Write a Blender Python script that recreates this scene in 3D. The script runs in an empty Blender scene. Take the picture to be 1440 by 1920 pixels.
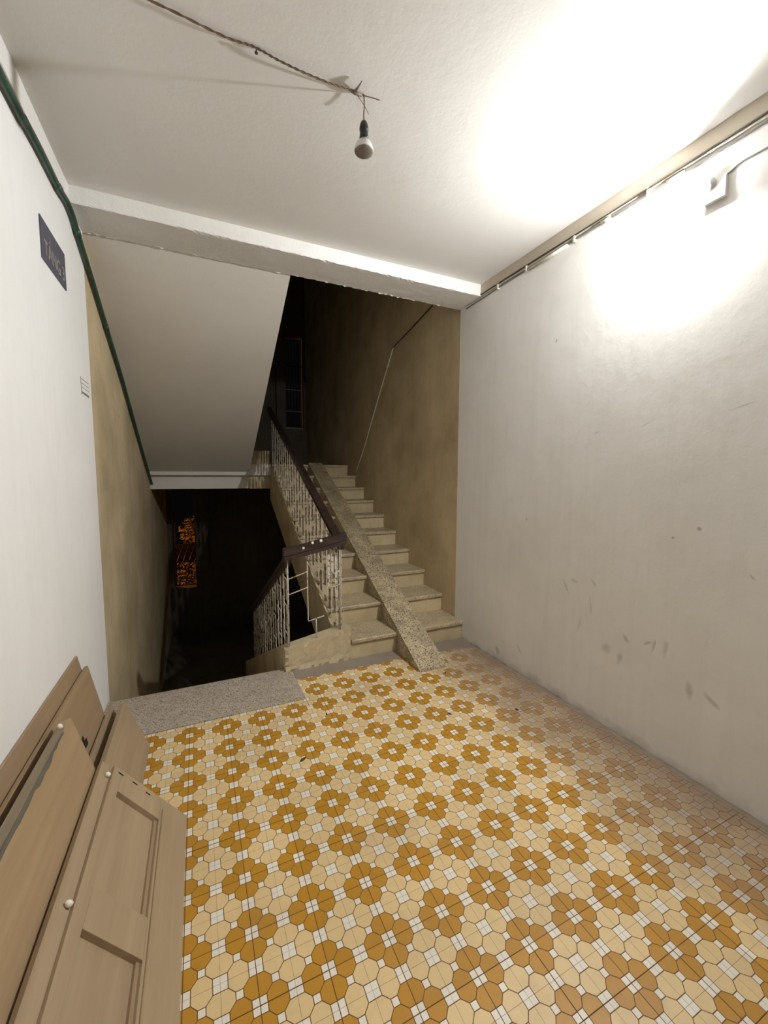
import bpy, bmesh, math, random
from mathutils import Vector, Matrix
random.seed(7)
S = bpy.context.scene
COL = S.collection

# ------------------------------------------------------------------ camera
FPX, YAW, PITCH, ROLL, CAMH = 760.376, 0.42763, 0.08819, 0.00326, 1.4842
def cam_axes():
    F = Vector((math.sin(YAW), math.cos(YAW), 0)); R = Vector((math.cos(YAW), -math.sin(YAW), 0)); U = Vector((0, 0, 1))
    F2 = F*math.cos(PITCH) - U*math.sin(PITCH); U2 = U*math.cos(PITCH) + F*math.sin(PITCH)
    return R*math.cos(ROLL) + U2*math.sin(ROLL), U2*math.cos(ROLL) - R*math.sin(ROLL), F2
CR, CU, CF = cam_axes()
cd = bpy.data.cameras.new('camera'); cam = bpy.data.objects.new('camera', cd); COL.objects.link(cam)
cd.sensor_fit = 'HORIZONTAL'; cd.sensor_width = 36.0; cd.lens = FPX/1440*36; cd.clip_start = 0.02
cam.matrix_world = Matrix((CR, CU, -CF)).transposed().to_4x4()
cam.location = (0, 0, CAMH)
S.camera = cam
def on_plane(px, py, axis, value):            # a photo pixel's direction, met with the wall or floor it lies on
    d = CF + CR*((px-720)/FPX) + CU*((960-py)/FPX); o = Vector((0, 0, CAMH))
    return o + d*((value-o[axis])/d[axis])

# ------------------------------------------------------------------ light and exposure
w = bpy.data.worlds.new('night'); S.world = w; w.use_nodes = True
w.node_tree.nodes['Background'].inputs[0].default_value = (0.006, 0.006, 0.007, 1)
w.node_tree.nodes['Background'].inputs[1].default_value = 0.25
S.view_settings.view_transform = 'Standard'; S.view_settings.look = 'None'
S.view_settings.exposure = 0.0; S.view_settings.gamma = 1.0; S.view_settings.use_curve_mapping = False
BULB_STRENGTH = 6900.0
BULB_CAP = 36
BULB_COLOR = (0.975, 0.985, 1.0)

# ------------------------------------------------------------------ room measures (metres)
XL, XR = -0.590, 2.151
YF, YK = 2.805, 3.104            # beam front and back
H, HB = 3.033, 2.943             # ceiling, beam underside
YBACK = -1.6  # unseen depth, shortened so the wall behind bounces more light
RISE, GO = 0.165, 0.347
YEND = 8.8
LZ = 10*RISE                     # half landing level

# ------------------------------------------------------------------ node helpers
def new_mat(name):
    m = bpy.data.materials.new(name); m.use_nodes = True
    nt = m.node_tree; b = nt.nodes['Principled BSDF']
    return m, nt, b
def N(nt, t, **kw):
    n = nt.nodes.new(t)
    for k, v in kw.items():
        if k in n.inputs: n.inputs[k].default_value = v
        else: setattr(n, k, v)
    return n
def L(nt, a, b): nt.links.new(a, b)
def mix(nt, fac, a, b, blend='MIX'):
    n = nt.nodes.new('ShaderNodeMix'); n.data_type = 'RGBA'; n.blend_type = blend
    for idx, v in ((0, fac), (6, a), (7, b)):
        if hasattr(v, 'is_output') or isinstance(v, bpy.types.NodeSocket): L(nt, v, n.inputs[idx])
        elif idx == 0: n.inputs[0].default_value = v
        else: n.inputs[idx].default_value = (*v, 1)
    return n.outputs[2]
def math_n(nt, op, a, b=None, c=None, clamp=False):
    n = nt.nodes.new('ShaderNodeMath'); n.operation = op; n.use_clamp = clamp
    for i, v in enumerate((a, b, c)):
        if v is None: continue
        if isinstance(v, bpy.types.NodeSocket): L(nt, v, n.inputs[i])
        else: n.inputs[i].default_value = v
    return n.outputs[0]
def ramp(nt, fac, p0, p1, c0=(0, 0, 0), c1=(1, 1, 1)):
    n = nt.nodes.new('ShaderNodeValToRGB'); L(nt, fac, n.inputs[0])
    e = n.color_ramp.elements; e[0].position = p0; e[1].position = p1; e[0].color = (*c0, 1); e[1].color = (*c1, 1)
    return n.outputs[0]
def pos(nt, scale=(1, 1, 1), src='pos'):
    if src == 'pos': o = N(nt, 'ShaderNodeNewGeometry').outputs['Position']
    else: o = N(nt, 'ShaderNodeTexCoord').outputs['Object']
    m = N(nt, 'ShaderNodeMapping'); m.inputs['Scale'].default_value = scale; L(nt, o, m.inputs[0])
    return m.outputs[0]
def noise(nt, vec, scale, detail=4, rough=0.55):
    n = N(nt, 'ShaderNodeTexNoise'); n.inputs['Scale'].default_value = scale; n.inputs['Detail'].default_value = detail
    n.inputs['Roughness'].default_value = rough; L(nt, vec, n.inputs['Vector']); return n.outputs['Fac']
def bump(nt, b, height, strength=0.3, dist=0.01):
    n = N(nt, 'ShaderNodeBump'); n.inputs['Strength'].default_value = strength; n.inputs['Distance'].default_value = dist
    L(nt, height, n.inputs['Height']); L(nt, n.outputs[0], b.inputs['Normal'])

# ------------------------------------------------------------------ materials
def plain(name, col, rough=0.6, metal=0.0, var=0.0, scale=30, bstr=0.0):
    m, nt, b = new_mat(name)
    b.inputs['Roughness'].default_value = rough; b.inputs['Metallic'].default_value = metal
    b.inputs['Base Color'].default_value = (*col, 1)
    if var:
        f = noise(nt, pos(nt), scale)
        L(nt, mix(nt, ramp(nt, f, .3, .7), tuple(c*(1-var) for c in col), tuple(min(1, c*(1+var)) for c in col)), b.inputs['Base Color'])
        if bstr: bump(nt, b, f, bstr, .004)
    return m

def plaster(name, col, stain, amount=.35, streak=.25, bs=.35, smudges=(), base_grime=False, rough=.75):
    m, nt, b = new_mat(name); b.inputs['Roughness'].default_value = rough; b.inputs['Specular IOR Level'].default_value = .25
    p = pos(nt)
    big = ramp(nt, noise(nt, p, 1.6, 5, .6), .35, .75)
    c = mix(nt, math_n(nt, 'MULTIPLY', big, amount), col, stain)
    st = ramp(nt, noise(nt, pos(nt, (6, 6, .55)), 3.0, 5, .62), .48, .8)
    c = mix(nt, math_n(nt, 'MULTIPLY', st, streak), c, stain)
    fine = noise(nt, p, 14, 6, .6)
    c = mix(nt, math_n(nt, 'MULTIPLY', ramp(nt, fine, .55, .85), amount*.6), c, stain)
    if smudges:
        sep = N(nt, 'ShaderNodeSeparateXYZ'); L(nt, N(nt, 'ShaderNodeNewGeometry').outputs['Position'], sep.inputs[0])
        wob = math_n(nt, 'MULTIPLY', math_n(nt, 'SUBTRACT', noise(nt, p, 38, 3), .5), 1.6)
        for (y, z, ry, rz, ang, dk) in smudges:
            dy = math_n(nt, 'SUBTRACT', sep.outputs[1], y); dz = math_n(nt, 'SUBTRACT', sep.outputs[2], z)
            ca, sa = math.cos(ang), math.sin(ang)
            u = math_n(nt, 'ADD', math_n(nt, 'MULTIPLY', dy, ca/ry), math_n(nt, 'MULTIPLY', dz, sa/ry))
            v = math_n(nt, 'ADD', math_n(nt, 'MULTIPLY', dy, -sa/rz), math_n(nt, 'MULTIPLY', dz, ca/rz))
            d = math_n(nt, 'ADD', math_n(nt, 'ADD', math_n(nt, 'MULTIPLY', u, u), math_n(nt, 'MULTIPLY', v, v)), wob)
            k = math_n(nt, 'MULTIPLY', math_n(nt, 'SUBTRACT', 1.0, d, clamp=True), dk*.6)
            c = mix(nt, k, c, (.11, .10, .085))
    if base_grime:
        sep2 = N(nt, 'ShaderNodeSeparateXYZ'); L(nt, N(nt, 'ShaderNodeNewGeometry').outputs['Position'], sep2.inputs[0])
        zz = math_n(nt, 'ADD', sep2.outputs[2], math_n(nt, 'MULTIPLY', math_n(nt, 'SUBTRACT', noise(nt, p, 9, 5), .5), .16))
        k = math_n(nt, 'SUBTRACT', 1.0, math_n(nt, 'DIVIDE', zz, .06), clamp=True)
        c = mix(nt, math_n(nt, 'MULTIPLY', k, .4), c, (.26, .225, .18))
    L(nt, c, b.inputs['Base Color'])
    h = math_n(nt, 'ADD', math_n(nt, 'MULTIPLY', fine, .45), math_n(nt, 'MULTIPLY', noise(nt, p, 3.2, 5, .65), 1.0))
    h = math_n(nt, 'ADD', h, math_n(nt, 'MULTIPLY', noise(nt, p, 70, 2), .12))
    bump(nt, b, h, bs, .012)
    return m

def terrazzo(name, base, dark, light, scale=150, rough=.45, dirt=(.2, .16, .11), dirt_amt=.35):
    m, nt, b = new_mat(name); b.inputs['Roughness'].default_value = rough
    p = pos(nt)
    v = N(nt, 'ShaderNodeTexVoronoi'); v.inputs['Scale'].default_value = scale; L(nt, p, v.inputs['Vector'])
    sp = N(nt, 'ShaderNodeSeparateColor'); L(nt, v.outputs['Color'], sp.inputs[0])
    c = mix(nt, ramp(nt, sp.outputs[0], .70, .74), base, dark)
    c = mix(nt, ramp(nt, sp.outputs[1], .72, .78), c, light)
    d = ramp(nt, noise(nt, p, 7, 6, .65), .42, .75)
    c = mix(nt, math_n(nt, 'MULTIPLY', d, dirt_amt), c, dirt)
    L(nt, c, b.inputs['Base Color']); bump(nt, b, noise(nt, p, 60, 3), .15, .003)
    return m

def tile_mat(name, col, rough=.38):
    m, nt, b = new_mat(name); b.inputs['Roughness'].default_value = rough
    p = pos(nt)
    oi = N(nt, 'ShaderNodeObjectInfo')
    t = math_n(nt, 'ADD', math_n(nt, 'MULTIPLY', oi.outputs['Random'], .16), .92)
    hsv = N(nt, 'ShaderNodeHueSaturation'); hsv.inputs['Color'].default_value = (*col, 1); L(nt, t, hsv.inputs['Value'])
    c = hsv.outputs[0]
    f = noise(nt, p, 22, 5, .6)
    c = mix(nt, math_n(nt, 'MULTIPLY', ramp(nt, f, .5, .8), .35), c, tuple(x*.72 for x in col))
    # trodden dust: brownish film, heavy in the strip beside the right wall and patchy elsewhere
    sep = N(nt, 'ShaderNodeSeparateXYZ'); L(nt, p, sep.inputs[0])
    wob = math_n(nt, 'MULTIPLY', math_n(nt, 'SUBTRACT', noise(nt, p, 3.5, 5, .6), .5), .55)
    dist = math_n(nt, 'ADD', math_n(nt, 'SUBTRACT', XR, sep.outputs[0]), wob)
    k = math_n(nt, 'SUBTRACT', 1.0, math_n(nt, 'DIVIDE', dist, .62), clamp=True)
    k2 = math_n(nt, 'MULTIPLY', ramp(nt, noise(nt, p, 2.2, 6, .65), .5, .78), .28)
    k = math_n(nt, 'MAXIMUM', math_n(nt, 'MULTIPLY', math_n(nt, 'POWER', k, .62), .97), k2)
    c = mix(nt, k, c, (.25, .18, .12))
    L(nt, c, b.inputs['Base Color'])
    r = math_n(nt, 'ADD', rough, math_n(nt, 'MULTIPLY', k, .4)); L(nt, r, b.inputs['Roughness'])
    return m

def wood(name, col, dark, axis=1, rough=.55):
    m, nt, b = new_mat(name); b.inputs['Roughness'].default_value = rough
    sc = [14, 14, 14]; sc[axis] = .9
    p = pos(nt, tuple(sc))
    g = noise(nt, p, 1.6, 6, .6)
    c = mix(nt, ramp(nt, g, .35, .72), dark, col)
    bl = ramp(nt, noise(nt, pos(nt), 3, 4), .4, .75)
    c = mix(nt, math_n(nt, 'MULTIPLY', bl, .35), c, dark)
    L(nt, c, b.inputs['Base Color']); bump(nt, b, g, .12, .004)
    return m

def peeling(name, paint, rust, cover=.5, scale=38, rough=.6):
    m, nt, b = new_mat(name); b.inputs['Roughness'].default_value = rough
    f = noise(nt, pos(nt), scale, 6, .65)
    k = ramp(nt, f, cover-.03, cover+.03)
    L(nt, mix(nt, k, rust, paint), b.inputs['Base Color']); bump(nt, b, k, .3, .002)
    return m

SM = [  # scuffs and chips on the right wall: y, z, half sizes, turn, strength
 (2.020, 2.366, .008, .014, .3, .9), (2.232, 1.174, .010, .016, 0, .7), (1.117, 1.24, .013, .011, .4, .9), (1.23, 1.182, .008, .008, 0, .8),
 (1.689, 1.745, .018, .006, -.2, .5), (.90, 1.055, .02, .007, .7, .6), (1.863, .776, .010, .06, -.5, .45), (1.80, .825, .03, .016, .2, .35),
 (1.661, .846, .010, .03, -.7, .5), (1.674, .701, .008, .08, -.1, .35), (1.748, .558, .008, .06, .2, .35), (1.557, .479, .03, .035, 0, .4),
 (1.442, .579, .035, .014, .8, .6), (1.321, .602, .03, .009, -.6, .5), (1.289, .60, .008, .05, .2, .55), (1.231, .604, .014, .06, .1, .4),
 (1.472, .458, .02, .045, .1, .45), (1.11, .443, .02, .05, 0, .5), (1.015, .44, .05, .016, .6, .55), (2.50, .085, .04, .03, 1.0, .6),
 (2.26, .19, .05, .008, .9, .6), (.979, 1.793, .06, .004, -.25, .5), (1.391, 1.765, .05, .006, -.5, .3)]
M = {}
M['wall_r'] = plaster('white_plaster_right', (.86, .845, .815), (.64, .61, .55), .42, .22, .18, SM, True)
M['wall_l'] = plaster('white_plaster_left', (.87, .86, .83), (.70, .68, .635), .28, .20, .16)
M['beige'] = plaster('beige_distemper', (.64, .525, .33), (.32, .245, .135), .80, .25, .25, rough=.8)
M['beige_light'] = plaster('beige_plinth', (.62, .515, .34), (.28, .21, .12), .95, .3, .6, rough=.85)
M['ceil'] = plaster('ceiling_plaster', (.79, .77, .725), (.66, .635, .58), .3, .0, .22)
M['well_shade'] = plaster('shade_darkened_plaster', (.13, .105, .07), (.05, .04, .028), .6, .4, .2, rough=.9)  # plaster colour darkened to stand in for the deep shade of the stairwell
M['soffit'] = plaster('soffit_plaster', (.70, .665, .60), (.55, .51, .45), .3, .0, .18)
M['beam'] = plaster('beam_plaster', (.80, .785, .75), (.58, .54, .47), .3, .1, .6)
M['ledge'] = plaster('ledge_plaster', (.58, .51, .41), (.42, .36, .28), .4, .1, .3)
M['cement'] = plaster('grey_cement', (.30, .25, .19), (.17, .135, .10), .7, .1, .7, rough=.9)
M['concrete'] = plaster('concrete_slab', (.22, .20, .17), (.12, .10, .08), .5, .1, .4, rough=.9)
M['terr'] = terrazzo('grey_terrazzo', (.44, .37, .29), (.17, .135, .10), (.56, .49, .40), 200)
M['tread'] = terrazzo('brown_terrazzo', (.48, .385, .235), (.21, .16, .09), (.58, .48, .31), 220, dirt_amt=.5)
M['ramp'] = terrazzo('ramp_terrazzo', (.46, .37, .225), (.11, .08, .045), (.58, .48, .32), 150, .6, dirt=(.12, .09, .052), dirt_amt=.7)
M['amber'] = tile_mat('tile_amber', (.47, .232, .018))
M['cream'] = tile_mat('tile_cream', (.71, .525, .262))
M['white_t'] = tile_mat('tile_white', (.80, .74, .62))
M['grout'] = plain('tile_groove_brown', (.17, .075, .016), .7)
M['rail'] = wood('dark_handrail', (.055, .030, .022), (.018, .010, .008), 1, .4)
M['railx'] = wood('dark_handrail_turn', (.060, .034, .027), (.022, .012, .010), 0, .4)
M['bar'] = peeling('peeling_white_iron', (.56, .50, .40), (.10, .06, .035), .47, 30)
M['rod'] = peeling('peeling_rod', (.60, .54, .44), (.16, .10, .06), .42, 45)
M['tan'] = wood('tan_veneer', (.46, .325, .185), (.37, .255, .14), 1)
M['tan2'] = wood('tan_veneer_dull', (.40, .28, .165), (.32, .22, .125), 1)
M['tan3'] = wood('tan_board_pale', (.44, .33, .205), (.36, .26, .155), 1)
M['weather'] = wood('weathered_grey_edge', (.20, .175, .125), (.10, .092, .07), 1, .8)
M['edge3'] = wood('worn_brown_edge', (.36, .285, .185), (.23, .185, .12), 1, .8)
M['dark'] = plain('dark_hole', (.012, .009, .007), .9)
M['peg'] = plain('white_peg', (.85, .80, .70), .35)
M['pipe'] = plain('green_pipe', (.028, .066, .042), .45, var=.35, scale=12)
M['sign'] = plain('slate_blue_plate', (.075, .075, .105), .5, var=.12, scale=40)
M['letter'] = plain('worn_cream_letter', (.31, .29, .255), .6, var=.35, scale=60)
M['stamp'] = plain('grey_stamp_ink', (.22, .18, .16), .9, var=.3, scale=70)
M['wire'] = plain('brown_wire', (.16, .105, .065), .6, var=.2)
M['wireg'] = plain('grey_wire', (.20, .185, .16), .6, var=.25)
M['wirew'] = plain('cream_wire', (.62, .57, .47), .5, var=.15)
M['wirek'] = plain('black_wire', (.03, .026, .022), .6)
M['bake'] = plain('black_bakelite', (.012, .012, .012), .4)
M['glassw'] = plain('milky_bulb_body', (.72, .71, .68), .18, metal=.35)
M['lens'] = plain('grey_bulb_lens', (.21, .185, .155), .35, var=.15, scale=60)
M['plastic'] = plain('white_plastic', (.80, .80, .78), .4)
M['brownpaint'] = plain('red_brown_paint', (.10, .045, .03), .5, var=.2)
M['leaf'] = plain('outdoor_leaf', (.30, .22, .06), .6, var=.5, scale=9)
M['bark'] = plain('bark', (.08, .055, .035), .9, var=.3)
M['steel'] = plain('dark_steel', (.10, .10, .10), .5, metal=.6)
M['debris'] = plain('dry_leaf', (.06, .032, .015), .8, var=.4, scale=90)
m, nt, b = new_mat('lit_bulb'); b.inputs['Emission Color'].default_value = (*BULB_COLOR, 1); b.inputs['Emission Strength'].default_value = BULB_STRENGTH
b.inputs['Base Color'].default_value = (.9, .9, .9, 1); M['lit'] = m

# ------------------------------------------------------------------ mesh helpers
def mesh_obj(name, verts, faces, mat, parent=None, smooth=False, mats=None, fm=None):
    me = bpy.data.meshes.new(name)
    off = parent['_loc'] if parent is not None and '_loc' in parent else None
    vs = [Vector(v) for v in verts]
    if parent is not None: vs = [v - wloc(parent) for v in vs]
    me.from_pydata(vs, [], faces)
    for mm in (mats or [mat]): me.materials.append(mm)
    if fm: me.polygons.foreach_set('material_index', fm)
    if smooth: me.polygons.foreach_set('use_smooth', [True]*len(me.polygons))
    bm = bmesh.new(); bm.from_mesh(me); bmesh.ops.recalc_face_normals(bm, faces=bm.faces); bm.to_mesh(me); bm.free()
    o = bpy.data.objects.new(name, me); COL.objects.link(o)
    if parent is not None: o.parent = parent
    return o
def wloc(o):
    v = Vector((0, 0, 0))
    while o is not None: v = v + o.location; o = o.parent
    return v
def tag(o, label, cat, group=None):
    o['label'] = label; o['category'] = cat
    if group: o['group'] = group
    return o
def thing(name, label, cat, loc, group=None):
    o = bpy.data.objects.new(name, None); COL.objects.link(o); o.location = loc; o.empty_display_size = .1
    return tag(o, label, cat, group)
def struct(o, label=None, cat=None):
    o['kind'] = 'structure'
    if label: o['label'] = label; o['category'] = cat
    return o
def box_data(x0, x1, y0, y1, z0, z1):
    v = [(x, y, z) for x in (x0, x1) for y in (y0, y1) for z in (z0, z1)]
    return v, [(0, 1, 3, 2), (4, 6, 7, 5), (0, 4, 5, 1), (2, 3, 7, 6), (0, 2, 6, 4), (1, 5, 7, 3)]
def box(name, x0, x1, y0, y1, z0, z1, mat, parent=None, bev=0.0, seg=2):
    v, f = box_data(x0, x1, y0, y1, z0, z1)
    o = mesh_obj(name, v, f, mat, parent)
    if bev: bevel(o, bev, seg)
    return o
def bevel(o, r, seg=2):
    bm = bmesh.new(); bm.from_mesh(o.data)
    bmesh.ops.bevel(bm, geom=list(bm.edges), offset=r, segments=seg, affect='EDGES', profile=.5, clamp_overlap=True)
    bm.to_mesh(o.data); bm.free()
def prism(name, poly, axis, a0, a1, mat, parent=None):
    """extrude a 2D polygon; axis 'x': poly holds (y, z)"""
    n = len(poly); V = []
    for a in (a0, a1):
        for (p, q) in poly: V.append((a, p, q) if axis == 'x' else (p, a, q) if axis == 'y' else (p, q, a))
    F = [tuple(range(n)), tuple(range(2*n-1, n-1, -1))] + [(i, (i+1) % n, n+(i+1) % n, n+i) for i in range(n)]
    return mesh_obj(name, V, F, mat, parent)
def tube(name, pts, r, mat, parent=None, n=8, closed=False):
    pts = [Vector(p) for p in pts]; V = []; Fc = []
    rs = r if isinstance(r, (list, tuple)) else [r]*len(pts)
    t0 = (pts[1]-pts[0]).normalized(); up = Vector((0, 0, 1)) if abs(t0.z) < .9 else Vector((1, 0, 0))
    nrm = t0.cross(up).normalized()
    for i, p in enumerate(pts):
        t = (pts[min(i+1, len(pts)-1)] - pts[max(i-1, 0)]).normalized()
        nrm = (nrm - t*nrm.dot(t)).normalized(); bi = t.cross(nrm)
        for k in range(n):
            a = 2*math.pi*k/n; V.append(p + (nrm*math.cos(a) + bi*math.sin(a))*rs[i])
    for i in range(len(pts)-1):
        for k in range(n):
            Fc.append((i*n+k, i*n+(k+1) % n, (i+1)*n+(k+1) % n, (i+1)*n+k))
    Fc.append(tuple(range(n))); Fc.append(tuple(range((len(pts)-1)*n, len(pts)*n)))
    o = mesh_obj(name, V, Fc, mat, parent, smooth=True)
    return o
def lathe(name, prof, mat, center, axis=Vector((0, 0, 1)), parent=None, n=24):
    """prof: list of (r, t) along axis from center"""
    ax = Vector(axis).normalized(); up = Vector((0, 0, 1)) if abs(ax.z) < .9 else Vector((1, 0, 0))
    e1 = ax.cross(up).normalized(); e2 = ax.cross(e1); c = Vector(center); V = []; Fc = []
    for (r, t) in prof:
        for k in range(n):
            a = 2*math.pi*k/n; V.append(c + ax*t + (e1*math.cos(a)+e2*math.sin(a))*max(r, 1e-5))
    for i in range(len(prof)-1):
        for k in range(n): Fc.append((i*n+k, i*n+(k+1) % n, (i+1)*n+(k+1) % n, (i+1)*n+k))
    Fc.append(tuple(range(n))); Fc.append(tuple(range((len(prof)-1)*n, len(prof)*n)))
    return mesh_obj(name, V, Fc, mat, parent, smooth=True)
def smooth_path(pts, k=6):
    pts = [Vector(p) for p in pts]; out = []
    for i in range(len(pts)-1):
        p0 = pts[max(i-1, 0)]; p1 = pts[i]; p2 = pts[i+1]; p3 = pts[min(i+2, len(pts)-1)]
        for j in range(k):
            t = j/k
            out.append(.5*((2*p1)+(p2-p0)*t+(2*p0-5*p1+4*p2-p3)*t*t+(-p0+3*p1-3*p2+p3)*t**3))
    out.append(pts[-1]); return out
def rough_bar(name, x0, x1, y0, y1, z0, z1, mat, seg, jit, parent=None, r=.008):
    """a long plastered bar along x whose arrises are worn and uneven"""
    V = []; Fc = []
    prof = [(y0, z1), (y0, z0+.022), (y0, z0+r*.5), (y0+r*.4, z0), (y0+.022, z0), (y1-.02, z0), (y1-r*.2, z0), (y1, z0+r*.3), (y1, z1)]
    n = len(prof); rnd = random.Random(3)
    for i in range(seg+1):
        x = x0+(x1-x0)*i/seg
        for k, (y, z) in enumerate(prof):
            j = jit if k in (2, 3, 6, 7) else 0
            chip = rnd.random() < .08
            V.append((x, y+rnd.uniform(-j, j)*.5, z+rnd.uniform(-j, j)*.7 + (jit*1.5 if chip and j and k < 5 else -jit*1.6 if chip and j else 0)))
    for i in range(seg):
        for k in range(n-1): Fc.append((i*n+k, i*n+k+1, (i+1)*n+k+1, (i+1)*n+k))
        Fc.append((i*n+n-1, i*n, (i+1)*n, (i+1)*n+n-1))
    Fc.append(tuple(range(n))); Fc.append(tuple(range(seg*n, seg*n+n)))
    return mesh_obj(name, V, Fc, mat, parent)

# ================================================================== SETTING
T = .16
struct(box('wall_left', XL-T, XL, YBACK, YK, -.30, 3.35, M['wall_l']), 'white plastered wall on the left carrying the small blue plate', 'wall')
struct(box('wall_right', XR, XR+T, YBACK, YK, -.30, 3.35, M['wall_r']), 'scuffed white plastered wall on the right under the lit lamp', 'wall')
struct(box('wall_left_stairwell', XL-T, XL, YK, YEND+.2, -3.6, 6.7, M['beige']), 'grimy beige stairwell wall on the left beside descending steps', 'wall')
struct(box('wall_right_stairwell', XR, XR+T, YK, YEND+.2, -3.6, 6.7, M['beige']), 'stained beige stairwell wall on the right beside climbing steps', 'wall')
struct(box('wall_back', XL-T, XR+T, YBACK-T, YBACK, -.30, 3.35, M['wall_l']), 'white wall behind the viewpoint closing the hallway', 'wall')
struct(box('ceiling', XL, XR, YBACK, YF, H, H+.27, M['ceil']), 'off-white plaster ceiling above the tiled hallway', 'ceiling')
struct(rough_bar('ceiling_beam', XL, XR, YF, YK, HB, H+.27, M['beam'], 150, .0028), 'white downstand beam crossing the ceiling before the stairs', 'beam')
struct(box('trim_1', XR-.014, XR, YBACK, YF, 2.956, H, M['ledge'], bev=.003), 'beige plaster band between ceiling and right wall', 'trim')
struct(box('trim_2', XL, XL+.006, YBACK, YF, 2.93, H, M['beam']), 'pale plaster band between ceiling and left wall', 'trim')

# end wall of the stairwell with two openings
OP1 = (-.52, -.09, -.74, 1.22); OP2 = (1.71, 2.10, 2.48, 4.4)
endw = struct(box('wall_end', OP1[1], OP2[0], YEND, YEND+.2, -3.6, 6.7, M['well_shade']), 'dark far wall of the stairwell between two openings', 'wall')
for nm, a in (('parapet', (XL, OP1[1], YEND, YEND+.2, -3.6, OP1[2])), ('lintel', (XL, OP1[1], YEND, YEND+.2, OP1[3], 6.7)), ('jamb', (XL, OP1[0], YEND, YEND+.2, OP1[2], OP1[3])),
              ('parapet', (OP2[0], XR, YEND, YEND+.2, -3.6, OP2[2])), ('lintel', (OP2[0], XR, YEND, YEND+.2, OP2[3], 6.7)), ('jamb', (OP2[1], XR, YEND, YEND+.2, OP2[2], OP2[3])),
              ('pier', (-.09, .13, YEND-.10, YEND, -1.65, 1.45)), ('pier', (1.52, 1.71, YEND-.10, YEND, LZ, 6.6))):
    box(nm, *a, M['well_shade'], endw)
struct(box('ceiling_stairwell', XL-T, XR+T, 2.6, YEND+.2, 6.7, 6.85, M['ceil']), 'dark slab closing the top of the stairwell', 'ceiling')
struct(box('floor_lower_storey', XL-T, XR+T, 2.6, YEND+.2, -3.6, -3.45, M['concrete']), 'unlit floor at the bottom of the stairwell', 'floor')
struct(box('wall_lower_storey', XL, XR, 2.70, 2.86, -3.45, -.30, M['beige']), 'unlit wall below the hallway floor edge', 'wall')
struct(box('wall_upper_storey', XL, XR, 2.86, 2.99, 3.303, 6.7, M['beige']), 'unlit wall above the beam closing the upper stairwell', 'wall')

# ---- floor slab and its tiles
floor = struct(box('floor', XL, XR, YBACK, 2.99, -.30, -.010, M['concrete']), 'hallway floor of amber and cream flower-patterned tiles', 'floor')
P = .2; q = P/4; sb = .0208; ss = .0108
OX, OY, TH = -.0962, 2.4636, .0032
def clip(poly, nx, ny, d):                    # keep nx*x+ny*y >= d
    out = []
    for i in range(len(poly)):
        a, b_ = poly[i], poly[(i+1) % len(poly)]
        da, db = nx*a[0]+ny*a[1]-d, nx*b_[0]+ny*b_[1]-d
        if da >= 0: out.append(a)
        if (da >= 0) != (db >= 0):
            t = da/(da-db); out.append((a[0]+(b_[0]-a[0])*t, a[1]+(b_[1]-a[1])*t))
    return out
def inset(poly):
    res = list(poly); n = len(poly)
    for i in range(n):
        a, b_ = poly[i], poly[(i+1) % n]
        ex, ey = b_[0]-a[0], b_[1]-a[1]; l = math.hypot(ex, ey)
        if l < 1e-6: continue
        nx, ny = -ey/l, ex/l
        mid = abs(a[0]-2*q) < 1e-5 and abs(b_[0]-2*q) < 1e-5 or abs(a[1]-2*q) < 1e-5 and abs(b_[1]-2*q) < 1e-5
        g = .0004 if mid else .0013
        res = clip(res, nx, ny, nx*a[0]+ny*a[1]+g)
        if len(res) < 3: return []
    return res
def sq(i, j, s): x, y = i*q, j*q; return [(x-s, y-s), (x+s, y-s), (x+s, y+s), (x-s, y+s)]
def octa(i, j):
    x, y = i*q, j*q
    if i % 2:   # big squares left and right
        return [(x-q+sb, y-sb), (x-ss, y-q+ss), (x+ss, y-q+ss), (x+q-sb, y-sb), (x+q-sb, y+sb), (x+ss, y+q-ss), (x-ss, y+q-ss), (x-q+sb, y+sb)]
    return [(x-sb, y-q+sb), (x+sb, y-q+sb), (x+q-ss, y-ss), (x+q-ss, y+ss), (x+sb, y+q-sb), (x-sb, y+q-sb), (x-q+ss, y+ss), (x-q+ss, y-ss)]
def pieces():
    out = []
    for i in range(5):
        for j in range(5):
            if (i+j) % 2:
                amber = (i % 4 == 0) or (j % 4 == 0)
                p, mi = octa(i, j), (0 if amber else 1)
            elif i % 2: p, mi = sq(i, j, ss), 2
            else: p, mi = sq(i, j, sb), 2
            for sx in (0, 1):
                for sy in (0, 1):
                    c = clip(clip(p, 1, 0, sx*2*q), -1, 0, -(sx+1)*2*q)
                    c = clip(clip(c, 0, 1, sy*2*q), 0, -1, -(sy+1)*2*q)
                    if len(c) >= 3 and area(c) > 1e-7: out.append((dedupe(c), mi))
    return out
def area(p): return abs(sum(p[i][0]*p[(i+1) % len(p)][1]-p[(i+1) % len(p)][0]*p[i][1] for i in range(len(p))))/2
def dedupe(p):
    o = []
    for a in p:
        if not o or math.hypot(a[0]-o[-1][0], a[1]-o[-1][1]) > 1e-6: o.append(a)
    if len(o) > 1 and math.hypot(o[0][0]-o[-1][0], o[0][1]-o[-1][1]) < 1e-6: o.pop()
    return o
PIECES = pieces()
TM = [M['amber'], M['cream'], M['white_t'], M['grout']]
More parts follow.
